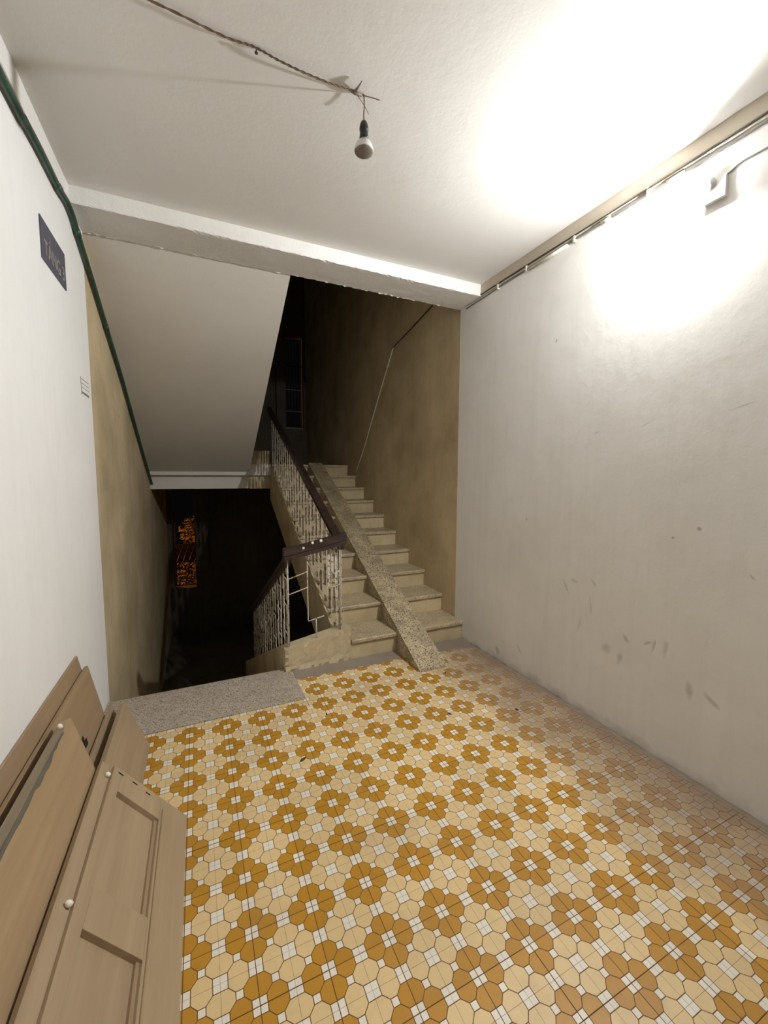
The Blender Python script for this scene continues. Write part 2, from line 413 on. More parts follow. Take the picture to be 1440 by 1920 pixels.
def tile_geo(r=(0, P, 0, P)):
    V, Fc, FM = [], [], []
    v, f = box_data(r[0]+.0002, r[1]-.0002, r[2]+.0002, r[3]-.0002, -.010, -.0007)
    V += v; Fc += f; FM += [3]*6
    for p, mi in PIECES:
        c = p
        for (nx, ny, d) in ((1, 0, r[0]), (-1, 0, -r[1]), (0, 1, r[2]), (0, -1, -r[3])): c = clip(c, nx, ny, d) if len(c) >= 3 else []
        if len(c) < 3: continue
        c = dedupe(inset(dedupe(c))) if len(dedupe(c)) >= 3 else []
        if len(c) < 3 or area(c) < 2e-7: continue
        b0 = len(V); n = len(c)
        V += [(a[0], a[1], 0) for a in c] + [(a[0], a[1], -.0007) for a in c]
        Fc.append(tuple(range(b0, b0+n))); FM.append(mi)
        for i in range(n): Fc.append((b0+i, b0+n+i, b0+n+(i+1) % n, b0+(i+1) % n)); FM.append(mi)
    return V, Fc, FM
def tile_mesh(r):
    V, Fc, FM = tile_geo(r)
    me = bpy.data.meshes.new('tile'); me.from_pydata(V, [], Fc)
    for mm in TM: me.materials.append(mm)
    me.polygons.foreach_set('material_index', FM); me.update(); return me
CACHE = {}
STRIP_X, STRIP_Y = .603, 2.570
def tile_rects(i, j):
    x0, y0 = OX+P*i, OY+P*j
    xa, xb = max(x0, XL+.001), min(x0+P, XR+.004); ya, yb = max(y0, YBACK+.001), min(y0+P, 2.862)
    if xb-xa < .004 or yb-ya < .004: return []
    out = []
    if yb > STRIP_Y and xa < STRIP_X:
        if ya < STRIP_Y-.003: out.append((xa, min(xb, STRIP_X), ya, STRIP_Y))
        if xb > STRIP_X+.003:
            out.append((max(xa, STRIP_X), xb, ya, yb))
    else: out.append((xa, xb, ya, yb))
    return [tuple(round(v, 4) for v in (a-x0, b_-x0, c-y0, d-y0)) for a, b_, c, d in out]
NT = 0
restV, restF, restM = [], [], []
ct, st_ = math.cos(TH), math.sin(TH)
for j in range(2, -27, -1):
    for i in range(-3, 12):
        for r in tile_rects(i, j):
            ux, uy = P*i, P*j
            lx, ly = OX+ct*ux-st_*uy, OY+st_*ux+ct*uy
            if j >= -14:
                if r not in CACHE: CACHE[r] = tile_mesh(r)
                o = bpy.data.objects.new('tile', CACHE[r]); COL.objects.link(o); o.parent = floor
                o.location = (lx, ly, random.uniform(-.0006, .0003)); o.rotation_euler = (0, 0, TH); NT += 1
            else:
                V, Fc, FM = tile_geo(r); b0 = len(restV)
                restV += [(lx+ct*a-st_*b_, ly+st_*a+ct*b_, c) for a, b_, c in V]
                restF += [tuple(k+b0 for k in f) for f in Fc]; restM += FM
o = mesh_obj('tiles_behind', restV, restF, None, floor, mats=TM, fm=restM); o['kind'] = 'stuff'
# terrazzo sill slab at the head of the descending steps, cement smear before the climbing ones
slab = prism('terrazzo_slab', [(STRIP_Y+.002, -.010), (3.045, -.04), (3.062, -.028), (3.066, -.012), (3.058, .001), (3.04, .004), (STRIP_Y+.004, .003)], 'x', XL+.001, STRIP_X-.002, M['terr'], floor)
def smear(name, xs, front, back, z, mat, parent):
    n = len(xs); V = []
    for x, fy in zip(xs, front): V += [(x, fy, -.009), (x, fy, z*.2), (x, fy+.03, z), (x, back, z*1.6), (x, back, -.009)]
    Fc = []
    for i in range(n-1):
        for k in range(4): Fc.append((i*5+k, i*5+k+1, (i+1)*5+k+1, (i+1)*5+k))
    return mesh_obj(name, V, Fc, mat, parent)
rnd = random.Random(5); xs = [STRIP_X+i*(XR-STRIP_X)/60 for i in range(61)]
smear('cement_strip', xs, [2.845+rnd.uniform(-.014, .014)-(.05*max(0, (x-1.75)/.4)) for x in xs], 2.992, .004, M['cement'], floor)
# thin cement fillet along the right wall foot
ys = [2.85-i*3.2/80 for i in range(81)]; V = []; Fc = []
for y in ys:
    a = .010+rnd.uniform(0, .018); V += [(XR-a, y, .0002), (XR-a*.4, y, .004+rnd.uniform(0, .003)), (XR, y, .008+rnd.uniform(0, .010))]
for i in range(80):
    for k in range(2): Fc.append((i*3+k, i*3+k+1, (i+1)*3+k+1, (i+1)*3+k))
mesh_obj('cement_fillet', V, Fc, M['cement'], floor)

# ---- half landings and the flights that belong to the shell
up_land = struct(box('landing_upper', XL, XR, 6.12, YEND, LZ-.16, LZ-.004, M['soffit']), 'upper half landing slab above the dark lower stairwell', 'landing')
box('edge_beam', XL, .960, 6.22, 6.42, 1.300, LZ-.161, M['soffit'], up_land)
prism('kerb', [(6.20, 1.295), (6.218, 1.295), (6.218, LZ), (6.34, LZ), (6.34, 1.85), (6.20, 1.85)], 'x', .665, .960, M['beige_light'], up_land)
struct(box('landing_lower', XL, XR, 6.12, YEND, -LZ-.16, -LZ, M['well_shade']), 'lower half landing slab in the dark stairwell', 'landing')
# flight returning overhead (its smooth underside is what the hallway sees)
def saw(y0, z0, dy, dz, n):
    p = [(y0, z0)]
    for k in range(n): p += [(y0+dy*k, z0+dz*(k+1)), (y0+dy*(k+1), z0+dz*(k+1))]
    return p
sp = saw(6.22, LZ, -GO*.895, RISE, 10)
sp = [p_ for p_ in sp]
poly = [(YK+.001, HB+.012), (YK+.001, 3.30)] + [(max(y, YK+.001), z) for y, z in reversed(sp) if y > YK+.002] + [(6.22, 1.49)]
struct(prism('flight_overhead', poly, 'x', XL, .662, M['soffit']), 'flight climbing overhead seen as a smooth sloping pale soffit', 'stairs')
struct(prism('flight_above_right', [(YK+.002, HB+.10), (6.2, HB+.10+.473*3.1), (6.2, HB+.4+.473*3.1), (YK+.002, HB+.4)], 'x', .99, XR, M['soffit']), 'unlit next flight above the right-hand steps', 'stairs')
struct(prism('flight_below_right', [(2.9, -3.3), (6.12, -1.65), (6.12, -1.95), (2.9, -3.44)], 'x', .99, XR, M['well_shade']), 'unlit lower flight below the right-hand steps', 'stairs')

# ================================================================== CLIMBING STAIRCASE
stair = thing('staircase', 'beige concrete staircase with ten terrazzo treads climbing beside the right wall', 'staircase', (1.55, 2.99, 0))
YR1 = 2.997; XS0 = .988; SLP = RISE/GO
pts = [(YR1, 0)]
for k in range(10):
    pts += [(YR1+GO*k, RISE*(k+1)-.032)]
    pts += [(YR1+GO*(k+1), RISE*(k+1)-.032)] if k < 9 else [(6.118, RISE*10-.032)]
low = lambda y: -.02+.4547*(y-3.65)
poly = pts + [(6.118, low(6.118)), (3.70, low(3.70)), (3.62, -.008), (YR1, -.008)]
prism('flight', poly, 'x', XS0, XR-.001, M['beige'], stair)
nos = lambda y: RISE+SLP*(y-(YR1-.021))
prism('stringer', [(3.126, nos(3.126)-.012), (6.196, nos(6.196)-.012), (6.196, low(6.196)-.004), (3.70, low(3.70)-.004), (3.62, -.012), (3.126, -.25)], 'x', .962, XS0-.010, M['beige_light'], stair)
for k in range(10):
    y0 = YR1-.021+GO*k; y1 = YR1+GO*(k+1) if k < 9 else 6.35
    z1 = RISE*(k+1)+.004; z0 = RISE*(k+1)-.032
    x0 = 1.078 if k == 0 else XS0-.008
    pl = [(y0+.006, z0), (y0, z0+.008), (y0, z1-.008), (y0+.003, z1-.003), (y0+.009, z1), (y1-.001, z1), (y1-.001, z0)]
    prism('tread', pl, 'x', x0, XR-.001, M['tread'], stair)

# plinth where the two flights meet, and the kerb running down beside the descending flight
pl = thing('stair_plinth', 'chipped beige concrete plinth between the climbing and descending flights', 'plinth', (.82, 3.03, 0))
def jag_block(name, x0, x1, y0, y1, zt0, zt1, mat, parent):
    nx, nz = 26, 9; r = random.Random(11); V = []; Fc = []
    top = lambda x: zt0+(zt1-zt0)*(x-x0)/(x1-x0)
    for i in range(nx+1):
        x = x0+(x1-x0)*i/nx
        for k in range(nz+1):
            z = top(x)*k/nz
            e = (r.random() < .3) and (i in (0, nx) or k in (0, nz))
            V.append((x+(r.uniform(-.004, .004) if 0 < i < nx else r.uniform(-.005, .003)), y0+r.uniform(-.002, .003)+(.012 if e else 0)-(.012 if k == 0 else .006 if k == 1 else 0), z if k else -.0))
    for i in range(nx):
        for k in range(nz): a = i*(nz+1)+k; Fc.append((a, a+nz+1, a+nz+2, a+1))
    b0 = len(V)
    for i in range(nx+1):
        x = x0+(x1-x0)*i/nx; V += [(x, y1, top(x)), (x, y1, 0)]
    for i in range(nx):
        a = i*(nz+1)+nz; c = b0+2*i
        Fc.append((a, a+nz+1, c+2, c)); Fc.append((c, c+2, c+3, c+1)); Fc.append((i*(nz+1), c+1, c+3, (i+1)*(nz+1)))
    Fc.append(tuple([k for k in range(nz+1)] + [b0, b0+1])); e0 = nx*(nz+1)
    Fc.append(tuple([e0+k for k in range(nz, -1, -1)] + [b0+2*nx+1, b0+2*nx]))
    return mesh_obj(name, V, Fc, mat, parent)
jag_block('plinth_block', .552, 1.074, 2.992, 3.12, .168, .268, M['beige_light'], pl)

# descending staircase
dn = thing('staircase', 'dark staircase descending on the left beneath the sloping soffit', 'staircase', (0, 3.07, -.1))
pts = [(3.07, -RISE)]
for k in range(1, 11):
    pts += [(3.07+.305*k, -RISE*k-.03), (3.07+.305*k, -RISE*(k+1)-.03)]
pts = []
for k in range(10):
    y = 3.068+.305*k
    pts += [(y, -RISE*(k+1)-.03), (y+.305, -RISE*(k+1)-.03)]
poly = [(3.068, -.195)] + pts[1:] + [(6.118, -RISE*10-.16), (5.9, -RISE*10-.16), (3.068, -.42)]
prism('flight', poly, 'x', XL+.001, .54, M['beige'], dn)
prism('kerb', [(3.122, -.30), (3.122, .165), (6.12, .165-.473*3.0), (6.12, -.25-.473*3.0)], 'x', .545, .615, M['beige_light'], dn)
for k in range(9):
    y = 3.068+.305*k
    prism('tread', [(y, -RISE*(k+1)-.029), (y+.322, -RISE*(k+1)-.029), (y+.326, -RISE*(k+1)-.012), (y+.318, -RISE*(k+1)), (y, -RISE*(k+1))], 'x', XL+.002, .539, M['tread'], dn)

# ================================================================== RAMP
SL = .473
tz = lambda y: SL*(y-2.573)+.006
bot = [(2.573, .002)]
bot += [(YR1-.022, .002)]
for k in range(10):
    zt = RISE*(k+1)+.0045
    yN = YR1-.0215+GO*k; yE = YR1-.0215+GO*(k+1)
    bot += [(yN, zt), (yE, zt)] if k < 9 else [(yN, zt), (6.12, zt)]
top = [(6.12, tz(6.12)), (2.578, .016)]
poly = [p_ for i, p_ in enumerate(bot)] + top
rp = prism('ramp', poly, 'x', 1.478, 1.722, M['ramp'])
# lean the strip slightly across the steps as it climbs
for v in rp.data.vertices: v.co.x += (v.co.y-2.573)*(.012 if v.co.x < 1.6 else .003)
tag(rp, 'long speckled terrazzo ramp strip laid up over the right-hand steps', 'ramp')

# ================================================================== BALUSTRADES
BOXM = None
def unit_box():
    v, f = box_data(-.5, .5, -.5, .5, 0, 1)
    me = bpy.data.meshes.new('plate'); me.from_pydata(v, [], f); me.materials.append(M['bar'])
    bm = bmesh.new(); bm.from_mesh(me); bmesh.ops.recalc_face_normals(bm, faces=bm.faces); bm.to_mesh(me); bm.free(); return me
UNIT = unit_box(); UNITR = UNIT.copy(); UNITR.materials[0] = M['rod']
def place(name, me, parent, x, y, z0, sx, sy, sz):
    o = bpy.data.objects.new(name, me); COL.objects.link(o); o.parent = parent
    o.location = Vector((x, y, z0))-wloc(parent); o.scale = (sx, sy, sz); return o
def sloped_rail(name, x0, x1, ya, za, yb, zb, hgt, mat, parent, cap=.012):
    """handrail with a rounded top and a narrower foot; z given for the underside"""
    prof = [(x0+.012, 0), (x1-.012, 0), (x1-.012, hgt*.3), (x1, hgt*.4), (x1, hgt*.82), (x1-cap, hgt), (x0+cap, hgt), (x0, hgt*.82), (x0, hgt*.4), (x0+.012, hgt*.3)]
    n = len(prof); V = []
    for (y, z) in ((ya, za), (yb, zb)): V += [(x, y, z+dz) for x, dz in prof]
    Fc = [tuple(range(n)), tuple(range(2*n-1, n-1, -1))] + [(i, (i+1) % n, n+(i+1) % n, n+i) for i in range(n)]
    return mesh_obj(name, V, Fc, mat, parent)
A = [(.10, .34), (.42, .66), (.76, .97)]; Bp = [(.02, .10), (.22, .48), (.58, .82), (.90, .98)]; Cp = [(.13, .40), (.50, .62), (.70, .96)]
ub = thing('stair_balustrade', 'peeling white iron balustrade with dark handrail along the climbing steps', 'balustrade', (1.01, 3.0, .17))
urz = lambda y: .985+.455*(y-3.22)
sloped_rail('handrail', .975, 1.045, 3.035, urz(3.035), 6.42, urz(6.42), .082, M['rail'], ub)
k = 0; y = 3.04; NB = .138
while y < 6.33:
    n = int((y-YR1+.021)//GO); zb = RISE*(n+1)+.0045
    zt = urz(y)+.002; hh = zt-zb
    place('bar', UNITR, ub, 1.010, y, zb, .006, .008, hh)
    for (f0, f1) in (A, Bp, Cp, Bp)[k % 4]:
        place('plate', UNIT, ub, 1.010, y+.034, zb+hh*f0, .004, .060, hh*(f1-f0))
    if k % 2 == 0:
        for fz in (.165, .515, .85): place('link', UNITR, ub, 1.010, y+NB/2, zb+hh*fz, .006, NB, .007)
    y += NB; k += 1
db = thing('stair_balustrade', 'rusty white iron balustrade turning the corner and descending into the dark', 'balustrade', (.6, 3.03, .17))
# turning rail over the plinth
V = []
prof = [(-.036, 0), (-.036, .022), (-.03, .028), (-.038, .034), (-.038, .078), (-.026, .086), (.026, .086), (.038, .078), (.038, .034), (.03, .028), (.036, .022), (.036, 0)]
path = [(.548, .862), (.70, .888), (.85, .918), (.95, .942), (1.03, .958)]
for (x, z) in path: V += [(x, 2.995+a, z+b_) for a, b_ in prof]
n = len(prof); Fc = [tuple(range(n)), tuple(range((len(path)-1)*n, len(path)*n))]
for i in range(len(path)-1): Fc += [(i*n+k, i*n+(k+1) % n, (i+1)*n+(k+1) % n, (i+1)*n+k) for k in range(n)]
tr = mesh_obj('turning_rail', V, Fc, M['railx'], db)
for (px, py, rx, rz) in ((569, 1028, .010, .008), (586, 1018, .011, .007), (602, 1014, .012, .009)):
    p_ = on_plane(px, py, 1, 2.956)
    lathe('bare_patch', [(0, -.001), (rx*.7, -.001), (rx, .0005), (rx*.6, .002), (0, .0022)], M['peg'], (p_.x, 2.9575, p_.z), (0, -1, 0), tr, 10)
drz = lambda y: .80-.473*(y-3.05)
sloped_rail('handrail', .552, .618, 3.036, drz(3.036), 6.0, drz(6.0), .08, M['rail'], db)
k = 0; y = 3.05
while y < 5.3:
    zb = .165-.473*(y-3.122) if y > 3.122 else .178; zt = drz(y)+.004; hh = zt-zb
    place('bar', UNITR, db, .585, y, zb-.004, .006, .008, hh)
    for (f0, f1) in (Bp, A, Bp, Cp)[k % 4]:
        place('plate', UNIT, db, .585, y+.034, zb+hh*f0-.01, .004, .058, hh*(f1-f0))
    if k % 2 == 0:
        for fz in (.165, .515, .85): place('link', UNITR, db, .585, y+NB/2, zb+hh*fz-.02, .006, NB, .007)
    y += NB; k += 1
# thin bent rods of the short front panel
tube('front_rod', [(.588, 3.03, .186), (.585, 3.03, .872)], .0055, M['rod'], db, 6)
tube('front_rod', [(.996, 3.03, .256), (.996, 3.03, .955)], .0055, M['rod'], db, 6)
tube('front_rod', [(.735, 3.03, .893), (.737, 3.03, .37), (.742, 3.03, .360), (.865, 3.03, .385)], .0045, M['rod'], db, 6)
tube('front_rod', [(.800, 3.03, .372), (.803, 3.03, .215)], .0045, M['rod'], db, 6)
tube('front_rod', [(.586, 3.03, .705), (.735, 3.03, .752)], .0045, M['rod'], db, 6)
tube('front_rod', [(.586, 3.03, .585), (.735, 3.03, .628)], .0045, M['rod'], db, 6)
tube('front_rod', [(.90, 3.03, .70), (.996, 3.03, .735)], .0045, M['rod'], db, 6)
tube('front_rod', [(.90, 3.03, .60), (.996, 3.03, .625)], .0045, M['rod'], db, 6)
for (x, z0, z1) in ((.965, .50, .93), (.935, .72, .93), (.905, .62, .92)):
    place('plate', UNIT, db, x, 3.03, z0, .022, .005, z1-z0)

# ================================================================== BOARDS AND DOORS leaning on the left wall
class Lean:
    """a board standing on its long edge: base line (xb, 0) to top (xt, zt), far end at y=ye; u up the face, v towards the viewer, n out of the face"""
    def __init__(s, xb, xt, zt, ye):
        s.B = Vector((xb, ye, 0)); d = Vector((xt-xb, 0, zt)); s.len = d.length; s.u = d.normalized(); s.v = Vector((0, -1, 0)); s.n = s.v.cross(s.u)
        if s.n.x < 0: s.n = -s.n
    def p(s, u, v, n): return s.B + s.u*u + s.v*v + s.n*n
    def slab(s, name, u0, u1, v0, v1, n0, n1, mat, parent=None, bev=.0):
        # n counts outwards from the face (0); keep the lower back corner above the floor
        V = [s.p(u, v, n) for u in (u0, u1) for v in (v0, v1) for n in (n0, n1)]
        _, f = box_data(0, 1, 0, 1, 0, 1)
        V = [Vector((a.x, a.y, max(a.z, .0015))) for a in V]
        o = mesh_obj(name, V, f, mat, parent)
        if bev: bevel(o, bev)
        return o
def lift(l, t):   # raise so that the back corner (which dips) meets the floor
    l.B = l.B + Vector((0, 0, t*l.n.z))
# P1 rearmost thin sheet
l1 = Lean(-.462, -.579, .590, 2.40)
tag(l1.slab('plywood_sheet', 0, l1.len, 0, 1.75, -.010, 0, M['tan2'], bev=.001), 'thin tan plywood sheet flat against the white wall, rearmost of the leaning boards', 'board', 'boards leaning on the left wall')
# P2 sheet with a slot
t2 = thing('plywood_sheet', 'tan board with a small dark slot, second from the wall', 'board', (-.45, 1.9, 0), 'boards leaning on the left wall')
l2 = Lean(-.432, -.543, .524, 2.42)
l2.slab('board', 0, l2.len, 0, 1.1, -.016, 0, M['tan2'], t2, .001)
l2.slab('slot', l2.len-.245, l2.len-.215, .30, .345, -.006, .0006, M['dark'], t2)
l2.slab('slot', l2.len-.235, l2.len-.19, .325, .36, -.006, .0004, M['dark'], t2)
# P4 narrow board
l4 = Lean(-.366, -.466, .262, 2.50)
tag(l4.slab('board', 0, l4.len, 0, .60, -.014, 0, M['tan3'], bev=.002), 'narrow low board squeezed behind the short smooth panel near the terrazzo slab', 'board', 'boards leaning on the left wall')
# P5 short smooth panel
l5 = Lean(-.293, -.398, .281, 2.455)
tag(l5.slab('panel', 0, l5.len, 0, .575, -.028, 0, M['tan3'], bev=.004), 'short smooth tan panel standing farthest forward beside the terrazzo slab', 'board', 'boards leaning on the left wall')
# P3 big flush door leaf with weathered top edge
t3 = thing('flush_door', 'large plain tan door leaf with a grey weathered upper edge', 'door', (-.40, 1.0, 0), 'boards leaning on the left wall')
l3 = Lean(-.318, -.478, .556, 1.85)
U3 = l3.len
l3.slab('leaf', 0, U3, 0, 1.85, -.036, 0, M['tan'], t3, .002)
l3.slab('weathered_edge', U3-.001, U3+.003, .07, 1.85, -.034, -.004, M['edge3'], t3)
V = []; Fc = []; rr = random.Random(9); nn = 60
for i in range(nn+1):
    v = .10+1.75*i/nn; wv = .004+.010*min(1, i/14)+rr.uniform(-.002, .003)+(.006 if (i//5) % 3 == 1 else 0)
    V += [l3.p(U3+.001, v, .0012), l3.p(U3-wv, v, .0012), l3.p(U3-wv, v, -.002), l3.p(U3+.001, v, -.002)]
for i in range(nn):
    for k in range(4): Fc.append((i*4+k, i*4+(k+1) % 4, (i+1)*4+(k+1) % 4, (i+1)*4+k))
Fc += [(0, 1, 2, 3), (nn*4, nn*4+1, nn*4+2, nn*4+3)]
mesh_obj('torn_veneer', V, Fc, M['weather'], t3)
def peg(l, u, v, nrm, parent, r=.009):
    c = l.p(u, v, nrm)
    lathe('peg', [(0, -.004), (r*.8, -.003), (r, .003), (r*.85, .011), (r*.4, .015), (0, .016)], M['peg'], c, l.u, parent, 12)
peg(l3, U3+.003, .06, -.018, t3)
# P6 panelled door in front
t6 = thing('panelled_door', 'tan panelled door leaf with recessed panels lying foremost against the boards', 'door', (-.2, 1.0, 0), 'boards leaning on the left wall')
l6 = Lean(-.096, -.347, .315, 1.857)
TH6 = .034
def s6(name, u0, u1, v0, v1, n0=-TH6, n1=0, mat=M['tan3'], bev=.0015, par=None): return l6.slab(name, u0, u1, v0, v1, n0, n1, mat, par or t6, bev)
E6 = 1.80
s6('stile', 0, .150, 0, E6); s6('stile', .362, .403, 0, E6)
for a, b_ in ((0, .118), (.515, .637), (1.18, 1.30), (E6-.12, E6)): s6('rail', .150, .362, a, b_)
for a, b_ in ((.118, .515), (.637, 1.18), (1.30, E6-.12)):
    pn = s6('recessed_panel', .150, .362, a, b_, -.030, -.019, M['tan3'], 0)
    s6('moulding', .1505, .164, a, b_, -.019, -.010, M['tan2'], 0, pn)
bead = s6('bead', .136, .141, .06, E6, 0, .005, M['tan2'], 0)
s6('rebate_lip', .403, .452, 0, E6, -TH6, -.013)
for u, v in ((.367, .025), (.293, .022), (.222, .028)): s6('screw_slot', u-.012, u+.012, v-.0035, v+.0035, -.002, .0005, M['dark'], 0)
peg(l6, .412, .062, -.006, t6); peg(l6, .412, .588, -.006, t6)

# ================================================================== PIPE, SIGN, STAMP on the left wall
sof = lambda y: HB+.012-.4655*(y-YK)
pz = [(15, 190), (110, 370), (200, 540), (290, 722), (333, 795), (362, 868), (386, 950), (420, 1060), (470, 1220), (530, 1420), (600, 1650), (668, 1890)]
pp = [tuple(on_plane(u/2.667, 80+v/2.667, 0, XL+.019)) for u, v in pz]
pp = [(XL+.019, YBACK, pp[0][2]-.01), (XL+.019, 0, pp[0][2]-.005)] + pp + [tuple(on_plane(270, 858, 0, XL+.019)), tuple(on_plane(285, 908, 0, XL+.019))]
pth = smooth_path(pp, 5)
pt = thing('pipe', 'dark green conduit pipe running along the left wall under the ceiling', 'pipe', pp[0])
tube('pipe_run', pth, .0155, M['pipe'], pt, 12)
for i_ in (5, 8, 11):
    a, b_ = Vector(pp[i_]), Vector(pp[i_+1]); d = (b_-a).normalized()
    tube('coupling', [a-d*.02, a+d*.02], .0180, M['pipe'], pt, 12)

sg = thing('floor_sign', 'slate-blue plate lettered TẦNG 3 on the white left wall', 'sign', (XL, 2.48, 2.515))
ins = box('plate', XL+.0005, XL+.005, 2.302, 2.660, 2.427, 2.606, M['sign'], sg)
def text_mesh(name, body, size, mat, parent, loc, rot):
    cu = bpy.data.curves.new(name, 'FONT'); cu.body = body; cu.size = size; cu.extrude = .0008; cu.align_x = 'CENTER'; cu.align_y = 'CENTER'
    tmp = bpy.data.objects.new('tmp', cu); COL.objects.link(tmp)
    dg = bpy.context.evaluated_depsgraph_get(); me = bpy.data.meshes.new_from_object(tmp.evaluated_get(dg))
    bpy.data.objects.remove(tmp); bpy.data.curves.remove(cu)
    me.materials.clear(); me.materials.append(mat)
    o = bpy.data.objects.new(name, me); COL.objects.link(o); o.parent = parent
    o.location = Vector(loc)-wloc(parent); o.rotation_euler = rot
    return o
# wall faces +x: text right-direction is +y as seen from inside the room
tx = text_mesh('lettering', 'TẦNG 3', .095, M['letter'], sg, (XL+.0058, 2.484, 2.486), (math.radians(90), 0, math.radians(90)))
wx = max(v.co.x for v in tx.data.vertices)-min(v.co.x for v in tx.data.vertices); tx.scale = (.295/wx, 1.0, 1.0)
stp = thing('wall_stamp', 'faint grey stamped notice at the edge of the white left wall', 'stamp', (XL, 2.95, 1.99))
c = [on_plane(px, py, 0, XL) for px, py in ((151, 706), (155, 742))]
place('rule', (lambda me: (me.materials.__setitem__(0, M['stamp']), me)[1])(UNIT.copy()), stp, XL+.0006, 2.858, 1.942, .0012, .007, .10)
SMESH = UNIT.copy(); SMESH.materials[0] = M['stamp']
for z in (2.033, 2.008, 1.985): place('stamp_line', SMESH, stp, XL+.0006, 2.955, z, .0012, .16, .003)
for i, (a, b_) in enumerate(((2.89, .03), (2.925, .02), (2.955, .026), (2.99, .03), (3.02, .02))): place('stamp_mark', SMESH, stp, XL+.0006, a, 1.950, .0012, b_, .013)

# ================================================================== CEILING WIRE AND DEAD BULB
wt = thing('ceiling_wire', 'twisted brown wire strung along the ceiling to the hanging bulb', 'wire', (.3, 1.66, H))
key = [(XL+.01, 1.630, H-.006), (-.30, 1.635, H-.018), (-.055, 1.642, H-.016), (.134, 1.660, H-.012), (.235, 1.659, H-.006), (.32, 1.655, H-.020), (.42, 1.655, H-.026), (.53, 1.660, H-.020), (.62, 1.666, H-.009), (.664, 1.666, H-.008)]
base = smooth_path(key, 14)
for s in (0, 1):
    pts = [p_ + Vector((0, math.cos(i*.9+s*math.pi), math.sin(i*.9+s*math.pi)))*.0022 for i, p_ in enumerate(base)]
    tube('strand', pts, .0022, M['wire'], wt, 6)
tube('loose_end', smooth_path([(.64, 1.668, H-.010), (.69, 1.655, H-.014), (.725, 1.645, H-.020)], 4), .0018, M['wire'], wt, 6)
tube('loose_end', smooth_path([(.62, 1.664, H-.008), (.67, 1.69, H-.018), (.705, 1.715, H-.028)], 4), .0018, M['wire'], wt, 6)
tube('tape_tail', [(.625, 1.665, H-.008), (.628, 1.635, H-.014), (.634, 1.610, H-.010)], [.006, .005, .0025], M['wireg'], wt, 6)
tube('tape_knot', [(.600, 1.664, H-.010), (.625, 1.666, H-.010), (.655, 1.667, H-.010)], [.003, .008, .005], M['wire'], wt, 8)
nl = lathe('nail', [(.002, -.004), (.002, .012), (.006, .013), (.006, .016), (0, .017)], M['debris'], (.243, 1.668, H), (0, 0, -1), wt, 10)
pb = thing('hanging_bulb', 'unlit reflector bulb in a black socket hanging from the ceiling wire', 'bulb', (.664, 1.667, H-.01))
tube('cord', smooth_path([(.664, 1.667, H-.006), (.6655, 1.667, 2.99), (.6635, 1.667, 2.955), (.664, 1.667, 2.920)], 4), .0028, M['wire'], pb, 8)
sc_ = lathe('socket', [(.004, 0), (.012, .003), (.0165, .014), (.0185, .026), (.0185, .034), (.0165, .037), (.017, .052), (.0185, .062), (.0185, .068), (.015, .069)], M['bake'], (.664, 1.667, 2.928), (0, 0, -1), pb, 24)
bbod = lathe('bulb_body', [(.0155, 0), (.0165, .005), (.023, .010), (.031, .019), (.036, .029), (.039, .040), (.040, .046), (.0395, .048)], M['glassw'], (.664, 1.667, 2.861), (0, 0, -1), pb, 32)
lathe('bulb_lens', [(.0392, .0), (.0385, .002), (.030, .005), (.02, .0065), (.008, .0072), (0, .0074)], M['lens'], (.664, 1.667, 2.8135), (0, 0, -1), bbod, 32)

# ================================================================== LIT WALL LAMP
lp = thing('wall_lamp', 'lit white bulb glaring from a small white socket box on the right wall', 'lamp', (XR, 1.14, 2.755))
box('back_box', XR-.022, XR, 1.098, 1.184, 2.712, 2.798, M['plastic'], lp, .003)
fp = box('face_plate', XR-.028, XR-.022, 1.096, 1.186, 2.710, 2.800, M['plastic'], lp, .002)
for y, z, a, b_ in ((1.150, 2.732, .010, .003), (1.168, 2.742, .003, .003), (1.118, 2.745, .003, .003)):
    box('socket_slot', XR-.0284, XR-.027, y-a, y+a, z-b_, z+b_, M['dark'], fp)
lathe('screw', [(0, 0), (.004, 0), (.004, .002), (0, .0025)], M['steel'], (XR-.028, 1.141, 2.720), (-1, 0, 0), fp, 10)
LDIR = Vector((-1, .58, -.56)).normalized(); LB = Vector((XR-.034, 1.150, 2.785))
lathe('lamp_holder', [(.020, -.007), (.021, .002), (.019, .010), (.015, .011)], M['plastic'], LB, LDIR, lp, 24)
CAPR = .050; CAPA = math.radians(BULB_CAP)
rim = CAPR*math.sin(CAPA); rz_ = .028
lathe('bulb_housing', [(.013, .008), (.015, .011), (rim*.8, .018), (rim, rz_-.001), (rim*.98, rz_+.0005)], M['plastic'], LB, LDIR, lp, 28)
lathe('glowing_dome', [(CAPR*math.sin(CAPA*(1-t/8)), rz_+CAPR*(math.cos(CAPA*(1-t/8))-math.cos(CAPA))) for t in range(9)], M['lit'], LB, LDIR, lp, 28)

